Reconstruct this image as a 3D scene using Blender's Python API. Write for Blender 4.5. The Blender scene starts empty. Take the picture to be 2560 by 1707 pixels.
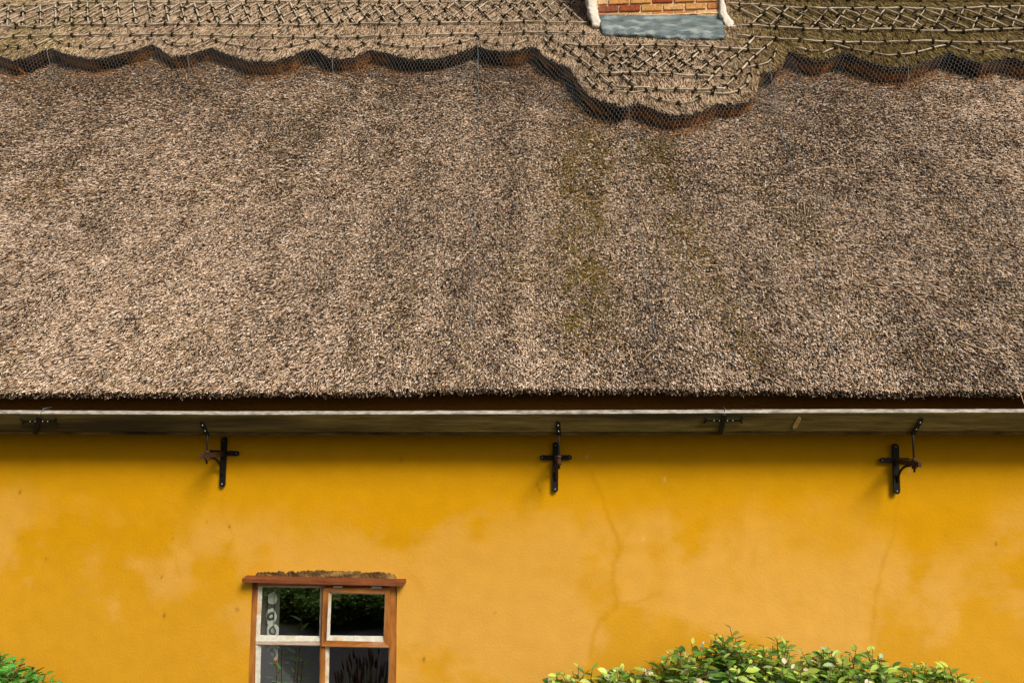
import bpy, bmesh, math, random
import numpy as np
from mathutils import Vector, Matrix

random.seed(7); RNG = np.random.default_rng(7)
scene = bpy.context.scene
C = scene.collection

# ---------------------------------------------------------------- camera, light, exposure
CAM = Vector((0.0, -5.0, 3.0)); FPX = 1950.0; PITCH = math.radians(4.9); YAW = math.radians(3.55)
cd = bpy.data.cameras.new('camera'); cam = bpy.data.objects.new('camera', cd); C.objects.link(cam)
cd.sensor_width = 36.0; cd.lens = FPX/2560*36.0; cd.clip_end = 2000; cd.clip_start = 0.05
cam.location = CAM; cam.rotation_euler = (math.pi/2+PITCH, 0, YAW)
scene.camera = cam
w = bpy.data.worlds.new('World'); scene.world = w; w.use_nodes = True
nt = w.node_tree; bg = nt.nodes['Background']
sky = nt.nodes.new('ShaderNodeTexSky'); sky.sky_type = 'NISHITA'; sky.sun_disc = False
SUN_EL, SUN_AZ = math.radians(40), math.radians(34)      # azimuth: to the right of straight out from the wall
sky.sun_elevation = SUN_EL; sky.sun_rotation = math.pi - SUN_AZ
sky.air_density = 1.0; sky.dust_density = 4.0
nt.links.new(sky.outputs[0], bg.inputs[0]); bg.inputs[1].default_value = 0.07
sd = bpy.data.lights.new('sun', 'SUN'); sun = bpy.data.objects.new('sun', sd); C.objects.link(sun)
sd.energy = 3.4; sd.angle = math.radians(22); sd.color = (1.0, 0.94, 0.84)
sdir = Vector((math.sin(SUN_AZ)*math.cos(SUN_EL), -math.cos(SUN_AZ)*math.cos(SUN_EL), math.sin(SUN_EL)))
sun.rotation_euler = sdir.to_track_quat('Z', 'Y').to_euler(); sun.location = (4, -8, 12)
scene.view_settings.view_transform = 'Standard'; scene.view_settings.look = 'None'
scene.view_settings.exposure = 0.07; scene.view_settings.gamma = 1.0
scene.render.filter_size = 1.05

# ---------------------------------------------------------------- measuring helpers (photo traces laid on real planes)
CR = Matrix.Rotation(YAW, 3, 'Z') @ Matrix.Rotation(math.pi/2+PITCH, 3, 'X')
def ray(px, py):
    return CR @ Vector(((px-1280)/FPX, -(py-853.5)/FPX, -1.0))
def on_y(px, py, y=0.0):
    d = ray(px, py); t = (y-CAM.y)/d.y
    return CAM + d*t
SL = math.radians(50); CS, SN = math.cos(SL), math.sin(SL)
E0 = Vector((0, -0.30, 3.122))                    # eave line of the main slope
UPV = Vector((0, CS, SN)); NRM = Vector((0, -SN, CS))
def on_roof(px, py, t=0.0):                       # -> (u, v) on the slope plane lifted by t
    d = ray(px, py); o = E0 + NRM*t
    k = (o-CAM).dot(NRM)/d.dot(NRM); p = CAM + d*k
    return p.x, (p-E0).dot(UPV)
def RP(u, v, t): return Vector((u, E0.y+v*CS-t*SN, E0.z+v*SN+t*CS))

# ---------------------------------------------------------------- generic helpers
def vnoise(x, y, scale, seed):
    g = np.random.default_rng(seed).random((256, 256))
    x = np.asarray(x)/scale+1000.37; y = np.asarray(y)/scale+1000.71
    xi = np.floor(x).astype(int); yi = np.floor(y).astype(int); fx = x-xi; fy = y-yi
    fx = fx*fx*(3-2*fx); fy = fy*fy*(3-2*fy)
    a = g[xi % 256, yi % 256]; b = g[(xi+1) % 256, yi % 256]; c = g[xi % 256, (yi+1) % 256]; d = g[(xi+1) % 256, (yi+1) % 256]
    return (a*(1-fx)+b*fx)*(1-fy)+(c*(1-fx)+d*fx)*fy
def fbm(x, y, scale, seed, oct=4):
    s = 0; a = 1; n = 0
    for k in range(oct): s = s+a*vnoise(x, y, scale/2**k, seed+k); n += a; a *= .55
    return s/n
def sstep(a, b, x): t = np.clip((x-a)/(b-a), 0, 1); return t*t*(3-2*t)

def link(name, me, parent=None):
    o = bpy.data.objects.new(name, me); C.objects.link(o)
    if parent: o.parent = parent
    return o
def np_mesh(name, V, quads=None, tris=None, cols=None, mats=(), smooth=False, mat_idx=None):
    me = bpy.data.meshes.new(name)
    nq = 0 if quads is None else len(quads); ntr = 0 if tris is None else len(tris)
    me.vertices.add(len(V)); me.vertices.foreach_set('co', np.asarray(V, np.float32).ravel())
    loops = []
    if nq: loops.append(np.asarray(quads, np.int32).ravel())
    if ntr: loops.append(np.asarray(tris, np.int32).ravel())
    L = np.concatenate(loops); me.loops.add(len(L)); me.loops.foreach_set('vertex_index', L)
    st = np.concatenate([np.arange(nq)*4, nq*4+np.arange(ntr)*3]).astype(np.int32)
    me.polygons.add(nq+ntr); me.polygons.foreach_set('loop_start', st)
    if smooth: me.polygons.foreach_set('use_smooth', np.ones(nq+ntr, bool))
    if mat_idx is not None: me.polygons.foreach_set('material_index', np.asarray(mat_idx, np.int32))
    if cols is not None:
        a = me.color_attributes.new('tint', 'FLOAT_COLOR', 'POINT')
        c = np.ones((len(V), 4), np.float32); c[:, :3] = cols; a.data.foreach_set('color', c.ravel())
    me.update(calc_edges=True); me.validate()
    for m in mats: me.materials.append(m)
    return me
def bm_obj(name, bm, mat, parent=None, smooth=False):
    me = bpy.data.meshes.new(name); bm.to_mesh(me); bm.free()
    for m in (mat if isinstance(mat, (list, tuple)) else [mat]): me.materials.append(m)
    if smooth:
        for p in me.polygons: p.use_smooth = True
    return link(name, me, parent)
def add_box(bm, x0, x1, y0, y1, z0, z1, bev=0.0, jit=0.0, mi=0):
    vs = [bm.verts.new((x+random.uniform(-jit, jit), y+random.uniform(-jit, jit), z+random.uniform(-jit, jit)))
          for x in (x0, x1) for y in (y0, y1) for z in (z0, z1)]
    fs = [bm.faces.new([vs[i] for i in q]) for q in ((0,1,3,2),(4,6,7,5),(0,4,5,1),(2,3,7,6),(0,2,6,4),(1,5,7,3))]
    for f in fs: f.material_index = mi
    if bev > 0:
        r = bmesh.ops.bevel(bm, geom=list({e for f in fs for e in f.edges}), offset=bev, segments=2, affect='EDGES', profile=.5)
        for f in r['faces']: f.material_index = mi
    return vs
def add_prism(bm, poly, y0, y1, jit=0, mi=0):        # polygon in (x, z) extruded along y
    a = [bm.verts.new((p[0], y0, p[1])) for p in poly]; b = [bm.verts.new((p[0], y1, p[1])) for p in poly]
    n = len(poly); fs = [bm.faces.new(a), bm.faces.new(b[::-1])]
    for i in range(n): fs.append(bm.faces.new([a[i], b[i], b[(i+1) % n], a[(i+1) % n]]))
    for f in fs: f.material_index = mi
def add_tube(bm, pts, rad, seg=6, mi=0, jit=0.0, flat=1.0):
    pts = [Vector(p) for p in pts]; rings = []
    for i, p in enumerate(pts):
        t = (pts[min(i+1, len(pts)-1)]-pts[max(i-1, 0)]).normalized()
        a = t.cross(Vector((0, 0.6, 0.8))); a = a.normalized() if a.length > 1e-3 else Vector((1, 0, 0)); b = t.cross(a)
        r = rad[i] if isinstance(rad, (list, tuple)) else rad
        r *= 1+random.uniform(-jit, jit)
        rings.append([bm.verts.new(p+a*math.cos(2*math.pi*k/seg)*r+b*math.sin(2*math.pi*k/seg)*r*flat) for k in range(seg)])
    for i in range(len(rings)-1):
        for k in range(seg):
            f = bm.faces.new([rings[i][k], rings[i][(k+1) % seg], rings[i+1][(k+1) % seg], rings[i+1][k]]); f.material_index = mi; f.smooth = True
    for r in (rings[0][::-1], rings[-1]):
        f = bm.faces.new(r); f.material_index = mi
def thing(name, label, cat, loc=(0, 0, 0), group=None):
    o = bpy.data.objects.new(name, None); C.objects.link(o); o.location = loc
    o['label'] = label; o['category'] = cat
    if group: o['group'] = group
    return o
def reparent_keep(o, parent): o.parent = parent; o.location = o.location-parent.location

# ---------------------------------------------------------------- materials
def new_mat(name, rough=.85, spec=.3):
    m = bpy.data.materials.new(name); m.use_nodes = True
    b = m.node_tree.nodes['Principled BSDF']; b.inputs['Roughness'].default_value = rough
    b.inputs['Specular IOR Level'].default_value = spec
    return m, m.node_tree, b
def noise_mat(name, c1, c2, scale=8, rough=.8, spec=.3, bump=.3, bscale=None, stretch=(1, 1, 1), c3=None, s3=1.5, dist=.01, metal=0, detail=8):
    m, t, b = new_mat(name, rough, spec); N = t.nodes; L = t.links
    tc = N.new('ShaderNodeTexCoord'); mp = N.new('ShaderNodeMapping'); mp.inputs['Scale'].default_value = stretch
    L.new(tc.outputs['Object'], mp.inputs[0])
    n = N.new('ShaderNodeTexNoise'); n.inputs['Scale'].default_value = scale; n.inputs['Detail'].default_value = detail; n.inputs['Roughness'].default_value = .65
    L.new(mp.outputs[0], n.inputs['Vector'])
    r = N.new('ShaderNodeValToRGB'); r.color_ramp.elements[0].position = .32; r.color_ramp.elements[1].position = .68
    r.color_ramp.elements[0].color = (*c1, 1); r.color_ramp.elements[1].color = (*c2, 1)
    L.new(n.outputs[0], r.inputs[0]); out = r.outputs[0]
    if c3:
        n3 = N.new('ShaderNodeTexNoise'); n3.inputs['Scale'].default_value = s3; n3.inputs['Detail'].default_value = 5
        L.new(mp.outputs[0], n3.inputs['Vector'])
        r3 = N.new('ShaderNodeValToRGB'); r3.color_ramp.elements[0].position = .52; r3.color_ramp.elements[1].position = .66
        L.new(n3.outputs[0], r3.inputs[0])
        mx = N.new('ShaderNodeMix'); mx.data_type = 'RGBA'; L.new(r3.outputs[0], mx.inputs[0]); L.new(out, mx.inputs[6]); mx.inputs[7].default_value = (*c3, 1); out = mx.outputs[2]
    L.new(out, b.inputs['Base Color']); b.inputs['Metallic'].default_value = metal
    if bump:
        nb = N.new('ShaderNodeTexNoise'); nb.inputs['Scale'].default_value = bscale or scale*4; nb.inputs['Detail'].default_value = 6
        L.new(mp.outputs[0], nb.inputs['Vector'])
        bp = N.new('ShaderNodeBump'); bp.inputs['Strength'].default_value = bump; bp.inputs['Distance'].default_value = dist
        L.new(nb.outputs[0], bp.inputs['Height']); L.new(bp.outputs[0], b.inputs['Normal'])
    return m
def tint_mat(name, rough=.8, spec=.2, noise=0.0, nscale=60, bump=0, bscale=200, transl=0.0, dist=.004):
    m, t, b = new_mat(name, rough, spec); N = t.nodes; L = t.links
    a = N.new('ShaderNodeVertexColor'); a.layer_name = 'tint'; out = a.outputs[0]
    tc = N.new('ShaderNodeTexCoord')
    if noise:
        n = N.new('ShaderNodeTexNoise'); n.inputs['Scale'].default_value = nscale; n.inputs['Detail'].default_value = 6; L.new(tc.outputs['Object'], n.inputs['Vector'])
        mr = N.new('ShaderNodeMapRange'); mr.inputs[1].default_value = .25; mr.inputs[2].default_value = .75; mr.inputs[3].default_value = 1-noise; mr.inputs[4].default_value = 1+noise
        L.new(n.outputs[0], mr.inputs[0])
        mx = N.new('ShaderNodeVectorMath'); mx.operation = 'SCALE'; L.new(out, mx.inputs[0]); L.new(mr.outputs[0], mx.inputs['Scale']); out = mx.outputs[0]
    L.new(out, b.inputs['Base Color'])
    if bump:
        n = N.new('ShaderNodeTexNoise'); n.inputs['Scale'].default_value = bscale; n.inputs['Detail'].default_value = 5; L.new(tc.outputs['Object'], n.inputs['Vector'])
        bp = N.new('ShaderNodeBump'); bp.inputs['Strength'].default_value = bump; bp.inputs['Distance'].default_value = dist
        L.new(n.outputs[0], bp.inputs['Height']); L.new(bp.outputs[0], b.inputs['Normal'])
    if transl:
        tr = N.new('ShaderNodeBsdfTranslucent'); L.new(out, tr.inputs[0]); ms = N.new('ShaderNodeMixShader'); ms.inputs[0].default_value = transl
        L.new(b.outputs[0], ms.inputs[1]); L.new(tr.outputs[0], ms.inputs[2]); L.new(ms.outputs[0], N['Material Output'].inputs[0])
    return m
M_reed = tint_mat('reed', .75, .25)
M_base = noise_mat('packed_reed', (.022, .013, .006), (.075, .045, .022), 90, .95, .05, .8, 160, dist=.02)  # base kept dark: shade in the gaps between reeds put into its colour
M_wall = tint_mat('ochre_limewash', .92, .12, noise=.05, nscale=9, bump=.6, bscale=70, dist=.003)
M_iron = noise_mat('black_iron', (.004, .004, .004), (.013, .010, .008), 40, .6, .25, .4, 150, dist=.002)
M_rust = noise_mat('rusty_iron', (.03, .014, .008), (.09, .04, .02), 60, .7, .3, .4, 150, dist=.002)
M_zinc = noise_mat('zinc_bolt', (.35, .36, .36), (.6, .6, .58), 60, .4, .5, .2)
M_wire = noise_mat('galvanised_wire', (.11, .13, .13), (.22, .25, .25), 20, .5, .4, 0)
M_gut = noise_mat('gutter_wood', (.085, .060, .014), (.25, .18, .055), 10, .85, .2, .8, 60, stretch=(.3, 3, 3), c3=(.045, .03, .011), s3=1.6, dist=.004)
M_lip = noise_mat('weathered_edge', (.15, .13, .10), (.55, .51, .44), 50, .9, .2, .6, 120, stretch=(.35, 1, 1), dist=.004)
M_frame = noise_mat('varnished_wood', (.24, .075, .012), (.50, .20, .040), 12, .45, .4, .35, 60, stretch=(2.5, 2.5, .5), c3=(.11, .03, .010), s3=3.5, dist=.003)
M_frameH = noise_mat('varnished_wood_rail', (.26, .075, .013), (.52, .20, .045), 12, .45, .4, .35, 60, stretch=(.5, 2.5, 2.5), c3=(.60, .36, .22), s3=5, dist=.003)
M_board = noise_mat('drip_board_wood', (.13, .035, .012), (.27, .085, .03), 14, .6, .3, .3, 70, stretch=(.5, 2, 2), dist=.003)
M_putty = noise_mat('white_putty', (.44, .42, .34), (.66, .64, .54), 30, .8, .2, .7, 60, c3=(.50, .33, .18), s3=9, dist=.004)
M_mort = noise_mat('pale_mortar', (.74, .63, .50), (.86, .80, .70), 25, .95, .1, 1.0, 40, c3=(.66, .52, .38), s3=6, dist=.015)
M_joint = noise_mat('lime_joint', (.62, .42, .22), (.85, .70, .48), 30, .95, .1, .8, 60, dist=.008)
M_rough = noise_mat('rough_render', (.03, .018, .008), (.17, .095, .035), 22, .95, .1, 1.0, 35, stretch=(.5, 1, 1), c3=(.30, .18, .06), s3=14, dist=.02)
M_lead = noise_mat('lead_sheet', (.05, .075, .08), (.17, .22, .225), 14, .5, .5, .9, 11, stretch=(.5, 1, 1), c3=(.27, .33, .31), s3=11, dist=.04)
M_leaf = tint_mat('leaf', .38, .45, transl=.22)
M_bark = noise_mat('bark', (.10, .05, .025), (.20, .10, .05), 40, .8, .2, .4)
M_road = noise_mat('asphalt', (.04, .042, .045), (.07, .07, .072), 40, .9, .3, .5, 200)
M_soil = noise_mat('soil_and_grass', (.03, .04, .012), (.08, .09, .03), 3, .95, .1, .8, 20, c3=(.07, .05, .03), dist=.03)
M_soff = noise_mat('soffit_board', (.10, .08, .02), (.18, .14, .05), 6, .85, .2, .3, 40, stretch=(.4, 2, 2))
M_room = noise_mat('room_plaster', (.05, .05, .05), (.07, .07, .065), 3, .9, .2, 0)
M_brick = tint_mat('brick', .9, .15, noise=.35, nscale=35, bump=.9, bscale=60, dist=.01)
def glass_mat():
    m = bpy.data.materials.new('window_glass'); m.use_nodes = True; t = m.node_tree; N = t.nodes; L = t.links
    for n in list(N):
        if n.type == 'BSDF_PRINCIPLED': N.remove(n)
    out = N['Material Output']; g = N.new('ShaderNodeBsdfGlossy'); g.inputs['Roughness'].default_value = .015; g.inputs[0].default_value = (1, 1, 1, 1)
    tr = N.new('ShaderNodeBsdfTransparent'); tr.inputs[0].default_value = (.86, .9, .88, 1)
    lw = N.new('ShaderNodeFresnel'); lw.inputs[0].default_value = 2.3
    tc = N.new('ShaderNodeTexCoord'); n = N.new('ShaderNodeTexNoise'); n.inputs['Scale'].default_value = 2.2; n.inputs['Detail'].default_value = 2
    L.new(tc.outputs['Object'], n.inputs['Vector']); bp = N.new('ShaderNodeBump'); bp.inputs['Strength'].default_value = .08; bp.inputs['Distance'].default_value = .02
    L.new(n.outputs[0], bp.inputs['Height']); L.new(bp.outputs[0], g.inputs['Normal'])
    ms = N.new('ShaderNodeMixShader'); L.new(lw.outputs[0], ms.inputs[0]); L.new(tr.outputs[0], ms.inputs[1]); L.new(g.outputs[0], ms.inputs[2]); L.new(ms.outputs[0], out.inputs[0])
    return m
M_glass = glass_mat()

# ---------------------------------------------------------------- ground
def structure(o): o['kind'] = 'structure'; return o
def sheet(name, x0, x1, y0, y1, z, mat, n=1):
    bm = bmesh.new(); vs = [bm.verts.new(p) for p in ((x0, y0, z), (x1, y0, z), (x1, y1, z), (x0, y1, z))]; bm.faces.new(vs)
    return structure(bm_obj(name, bm, mat))
sheet('ground', -400, 400, -400, 400, 0.0, M_soil)
sheet('road', -200, 200, -5.75, -2.4, 0.006, M_road)

# ---------------------------------------------------------------- cottage
cottage = thing('thatched_cottage', 'ochre yellow cottage with steep reed thatched roof, scalloped ridge and wooden gutter', 'cottage', (0, 0, 0))
X0, X1 = -8.0, 7.6; RIDGE_V = 6.5
DEPTH = 2*(E0.y+RIDGE_V*CS)+0.6       # back wall so that the ridge is in the middle

# --- window measures on the wall plane
def wp(px, py, y=0.0): p = on_y(px, py, y); return p.x, p.z
WX0 = wp(629, 1600)[0]; WX1 = wp(991, 1600)[0]; WZ1 = wp(800, 1452)[1]; WZ0 = 0.92
# --- front wall: fine grid with hole
gx = np.arange(X0+.35, X1-.35+.001, .0125); gz = np.concatenate([np.arange(0, .9, .05), np.arange(.9, 3.36, .0125)])
gx = np.sort(np.concatenate([gx[(abs(gx-WX0) > .007) & (abs(gx-WX1) > .007)], [WX0, WX1]]))
gz = np.sort(np.concatenate([gz[(abs(gz-WZ0) > .007) & (abs(gz-WZ1) > .007)], [WZ0, WZ1]]))
GX, GZ = np.meshgrid(gx, gz, indexing='ij')
def wall_y(x, z): return (fbm(x, z, 1.1, 50, 3)-.5)*.022+(fbm(x, z, .16, 60, 2)-.5)*.003
GY = wall_y(GX, GZ)
edge = np.minimum.reduce([np.abs(GX-WX0), np.abs(GX-WX1)])
V = np.stack([GX, GY, GZ], -1).reshape(-1, 3)
# limewash colour: deep ochre, paler patches, more of them low down and to the right, drying cracks
pat = fbm(GX, GZ, .60, 11, 6)+.12*(fbm(GX*.35, GZ*1.4, .12, 19, 3)-.5)
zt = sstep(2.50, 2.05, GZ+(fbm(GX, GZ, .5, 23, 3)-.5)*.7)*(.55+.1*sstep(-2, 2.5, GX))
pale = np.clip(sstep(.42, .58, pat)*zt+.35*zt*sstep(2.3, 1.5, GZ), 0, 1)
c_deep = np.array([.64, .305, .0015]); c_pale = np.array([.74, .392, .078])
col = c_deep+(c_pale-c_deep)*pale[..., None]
col = col*(1+.12*(fbm(GX, GZ, 2.2, 31, 3)[..., None]-.5))
def crack(pts, width, amt, blur=1.0):
    global col
    P = [wp(*p) for p in pts]; Pn = []
    for i in range(len(P)-1):
        for k in range(8):
            s = k/8; Pn.append((P[i][0]*(1-s)+P[i+1][0]*s, P[i][1]*(1-s)+P[i+1][1]*s))
    Pn.append(P[-1]); Pn = np.array(Pn); rr = np.random.default_rng(len(pts)*7+int(pts[0][0]))
    Pn[1:-1] += rr.normal(0, .004, Pn[1:-1].shape)
    dm = np.full(GX.shape, 9.)
    for i in range(len(Pn)-1):
        a = Pn[i]; b = Pn[i+1]; ab = b-a
        t = np.clip(((GX-a[0])*ab[0]+(GZ-a[1])*ab[1])/max(1e-9, ab@ab), 0, 1)
        dm = np.minimum(dm, np.hypot(GX-a[0]-t*ab[0], GZ-a[1]-t*ab[1]))
    k = np.exp(-(dm/width)**2)*amt*(.75 if width < .02 else .45)
    tgt = c_deep*np.array([.88, .84, .5])
    col = col*(1-k[..., None])+tgt*k[..., None]
crack([(1478, 1180), (1500, 1230), (1520, 1290), (1545, 1345), (1550, 1370), (1535, 1410), (1533, 1440), (1540, 1500), (1540, 1520), (1500, 1550), (1480, 1595), (1475, 1640)], .016, .7)
crack([(1478, 1180), (1500, 1230), (1520, 1290), (1545, 1345)], .008, .7)
crack([(1550, 1360), (1565, 1335), (1580, 1315)], .02, .6)
crack([(1545, 1365), (1620, 1372), (1640, 1390)], .03, .5)
crack([(1540, 1510), (1600, 1503), (1650, 1480)], .012, .5)
crack([(1640, 1340), (1650, 1400), (1650, 1450), (1640, 1490)], .06, .6)
crack([(1885, 1375), (1885, 1410)], .02, .6)
crack([(1845, 1300), (1850, 1370), (1820, 1420), (1850, 1470)], .035, .5)
crack([(2245, 1240), (2240, 1300), (2235, 1345), (2210, 1400), (2190, 1500), (2180, 1600)], .012, .5)
crack([(560, 1215), (550, 1270), (585, 1340), (560, 1400)], .010, .45)
crack([(395, 1290), (400, 1340), (440, 1400), (450, 1440)], .011, .4)
crack([(30, 1560), (100, 1540), (150, 1590), (160, 1700)], .05, .4)
crack([(1350, 1430), (1420, 1425), (1455, 1470), (1460, 1500)], .035, .4)
crack([(1005, 1432), (1040, 1445), (1060, 1480)], .02, .5)
crack([(2330, 1380), (2300, 1480), (2310, 1600)], .03, .35)
# scattered spots
for k in range(26):
    sx = RNG.uniform(-3.6, 3.2); sz = RNG.uniform(1.3, 2.7); r = RNG.uniform(.004, .009)
    kk = np.exp(-((GX-sx)**2/(r*r)+(GZ-sz)**2/(r*r*3)))*.7
    tg = np.array([.75, .5, .15]) if k % 5 == 0 else np.array([.12, .05, .01])
    col = col*(1-kk[..., None])+tg*kk[..., None]
nx, nz = GX.shape; idx = np.arange(nx*nz).reshape(nx, nz)
Q = np.stack([idx[:-1, :-1], idx[1:, :-1], idx[1:, 1:], idx[:-1, 1:]], -1)
cx = (GX[:-1, :-1]+GX[1:, :-1])/2; cz = (GZ[:-1, :-1]+GZ[:-1, 1:])/2
keep = ~((cx > WX0) & (cx < WX1) & (cz > WZ0) & (cz < WZ1))
me = np_mesh('front_wall', V, quads=Q[keep], cols=np.clip(col, 0, 1).reshape(-1, 3), mats=[M_wall], smooth=True)
front = link('wall', me, cottage)
def wall_block(parts):
    vs = []; qs = []
    for (x0, x1, y0, y1, z0, z1) in parts:
        b = len(vs); vs += [(x, y, z) for x in (x0, x1) for y in (y0, y1) for z in (z0, z1)]
        qs += [[b+i for i in q] for q in ((0,1,3,2),(4,6,7,5),(0,4,5,1),(2,3,7,6),(0,2,6,4),(1,5,7,3))]
    return np.array(vs, float), np.array(qs)
wl, wr = X0+.35, X1-.35
for blk in ((wl, WX0-.001, .02, .34, 0, 3.36), (WX1+.001, wr, .02, .34, 0, 3.36), (WX0-.001, WX1+.001, .02, .34, WZ1+.001, 3.36), (WX0-.001, WX1+.001, .02, .34, 0, WZ0-.001),
    (wl, wl+.3, .34, DEPTH-.3, 0, 3.36), (wr-.3, wr, .34, DEPTH-.3, 0, 3.36), (wl, wr, DEPTH-.3, DEPTH, 0, 3.36)):
    vs, qs = wall_block([blk])
    link('wall_core', np_mesh('wall_core', vs, quads=qs, cols=np.tile([.6, .28, .01], (len(vs), 1)), mats=[M_wall]), cottage)
# gable ends
zr = RP(0, RIDGE_V-.3, -.25); M_gab = noise_mat('ochre_gable', (.58, .26, .005), (.66, .33, .04), 2, .9, .1, .2)
for xx in ((wl, wl+.3), (wr-.3, wr)):
    bm = bmesh.new()
    a = [bm.verts.new((xx[0], *q)) for q in ((.0, 3.36), (DEPTH, 3.36), (zr.y, zr.z-.2))]; b = [bm.verts.new((xx[1], *q)) for q in ((.0, 3.36), (DEPTH, 3.36), (zr.y, zr.z-.2))]
    bm.faces.new(a); bm.faces.new(b[::-1])
    for i in range(3): bm.faces.new([a[i], b[i], b[(i+1) % 3], a[(i+1) % 3]])
    bm_obj('gable', bm, M_gab, cottage)
# dark interior room behind the window (open towards the wall)
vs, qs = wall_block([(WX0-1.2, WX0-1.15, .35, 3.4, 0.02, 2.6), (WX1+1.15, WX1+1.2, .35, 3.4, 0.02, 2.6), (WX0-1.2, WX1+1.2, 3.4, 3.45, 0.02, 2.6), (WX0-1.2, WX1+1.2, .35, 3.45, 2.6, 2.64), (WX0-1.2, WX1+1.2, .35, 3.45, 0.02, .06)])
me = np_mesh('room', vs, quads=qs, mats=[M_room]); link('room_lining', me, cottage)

# --- eave soffit
bm = bmesh.new(); add_box(bm, X0+.05, X1-.05, -.20, -.03, 3.098, 3.116); bm_obj('soffit_board', bm, M_soff, cottage)

bm = bmesh.new(); add_box(bm, wl, wr, -.03, -.012, 2.955, 3.09, bev=.002); bm_obj('eave_shade_strip', bm, noise_mat('eave_shade_brown', (.20, .075, .008), (.30, .12, .012), 5, .8, .15, .3, 40, stretch=(.3, 2, 2)), cottage)  # added brown strip, its colour standing in for deep shadow under the eave
# ---------------------------------------------------------------- thatch
def eave_v(u): return .030*np.exp(-((u-.1)/1.3)**2)+(vnoise(u, u*0, .5, 301)-.5)*.022+(vnoise(u, u*0, .09, 303)-.5)*.010
def hump(u, v): return (fbm(u, v*.45, .9, 71, 3)-.5)*.07+(fbm(u, v*.5, .22, 75, 2)-.5)*.022
def reeds(name, u, v, t, ang, tilt, length, width, thick, cols, parent, local_n=None, stub=False, mats=None):
    """many small reed stems on the slope: ang = sideways lean, tilt = how far the tip stands off"""
    n = len(u)
    base = np.stack([u, E0.y+v*CS-t*SN, E0.z+v*SN+t*CS], -1)
    up = np.array(UPV); nn = np.array(NRM); xx = np.array([1., 0, 0])
    down = -up[None]*np.cos(ang)[:, None]+xx[None]*np.sin(ang)[:, None]
    d = down*np.cos(tilt)[:, None]+nn[None]*np.sin(tilt)[:, None]
    s = np.cross(d, nn[None]); s /= np.linalg.norm(s, axis=1)[:, None]
    m = np.cross(s, d)
    # orient m outward
    sg = np.sign((m*nn).sum(1)); sg[sg == 0] = 1; m *= sg[:, None]
    tip = base+d*length[:, None]; hw = (width/2)[:, None]; th = thick[:, None]
    V = np.stack([base-s*hw, base+s*hw, base+m*th, tip-s*hw, tip+s*hw, tip+m*th], 1).reshape(-1, 3)
    i = np.arange(n)[:, None]*6
    quads = np.concatenate([i+np.array([[0, 2, 5, 3]]), i+np.array([[2, 1, 4, 5]])], 0)
    tris = i+np.array([[3, 5, 4]])
    c = np.repeat(cols, 6, axis=0).reshape(n, 6, 3)
    c[:, :3] *= .8
    me = np_mesh(name, V, quads=quads, tris=tris, cols=c.reshape(-1, 3), mats=mats or [M_reed])
    return me

# ridge skirt lower edge, traced in the photograph and laid on the raised slope
TH = .145
edge_px = [(-420,150),(-330,118),(-250,146),(-170,150),(-100,122),(-50,132),(0,140),(35,150),(75,141),(127,125),(165,136),(225,146),(260,144),(310,135),(380,117),(405,130),(430,143),(470,138),(526,124),
 (560,135),(620,150),(665,153),(690,150),(730,142),(755,131),(788,127),(810,140),(830,147),(855,149),(890,143),(926,129),(960,133),(1000,143),(1060,148),(1110,144),(1150,133),(1190,119),(1215,127),(1250,133),
 (1290,132),(1320,126),(1341,117),(1357,140),(1390,160),(1425,170),(1433,188),(1450,215),(1475,243),(1510,257),(1560,270),(1577,266),(1595,261),(1625,270),(1650,283),(1685,291),(1715,290),(1750,281),(1775,270),
 (1800,262),(1832,264),(1870,255),(1890,240),(1896,215),(1899,190),(1917,183),(1945,175),(1958,160),(1966,142),(1971,131),(2005,143),(2040,152),(2072,150),(2108,138),(2140,145),(2190,160),(2230,168),(2280,165),
 (2330,150),(2372,137),(2410,148),(2455,160),(2490,152),(2520,146),(2560,155),(2620,160),(2700,138),(2790,160),(2880,152),(2950,135)]
EU, EV = zip(*[on_roof(x, y, TH) for x, y in edge_px]); EU = np.array(EU); EV = np.array(EV)
_base = np.convolve(np.pad(EV, 8, 'edge'), np.ones(17)/17, 'valid'); EV = np.where((EU < -.25) | (EU > 2.4), _base+(EV-_base)*1.22, EV)
EU = np.maximum.accumulate(EU+np.arange(len(EU))*1e-5)
def v_edge(u): return np.interp(u, EU, EV)+(vnoise(u, u*0, .05, 3)-.5)*.02
_cu = np.arange(-7.4, 6.9, .02); _cv = v_edge(_cu); _gu = np.arange(-7.4, 6.9, .02); _gv = np.arange(2.4, 5.4, .02)
_D = np.stack([np.sqrt(((_gu[:, None]-_cu[None])**2)+((q-_cv[None])**2)).min(1) for q in _gv], 1); _D *= np.sign(v_edge(_gu)[:, None]-_gv[None])
def edge_dist(u, v):
    fu = np.clip((u-_gu[0])/.02, 0, len(_gu)-1.001); fv = np.clip((v-_gv[0])/.02, 0, len(_gv)-1.001); i = fu.astype(int); j = fv.astype(int); a = fu-i; b = fv-j
    d = (_D[i, j]*(1-a)+_D[i+1, j]*a)*(1-b)+(_D[i, j+1]*(1-a)+_D[i+1, j+1]*a)*b
    return np.where(v < _gv[0], 1.0, d)

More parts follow.
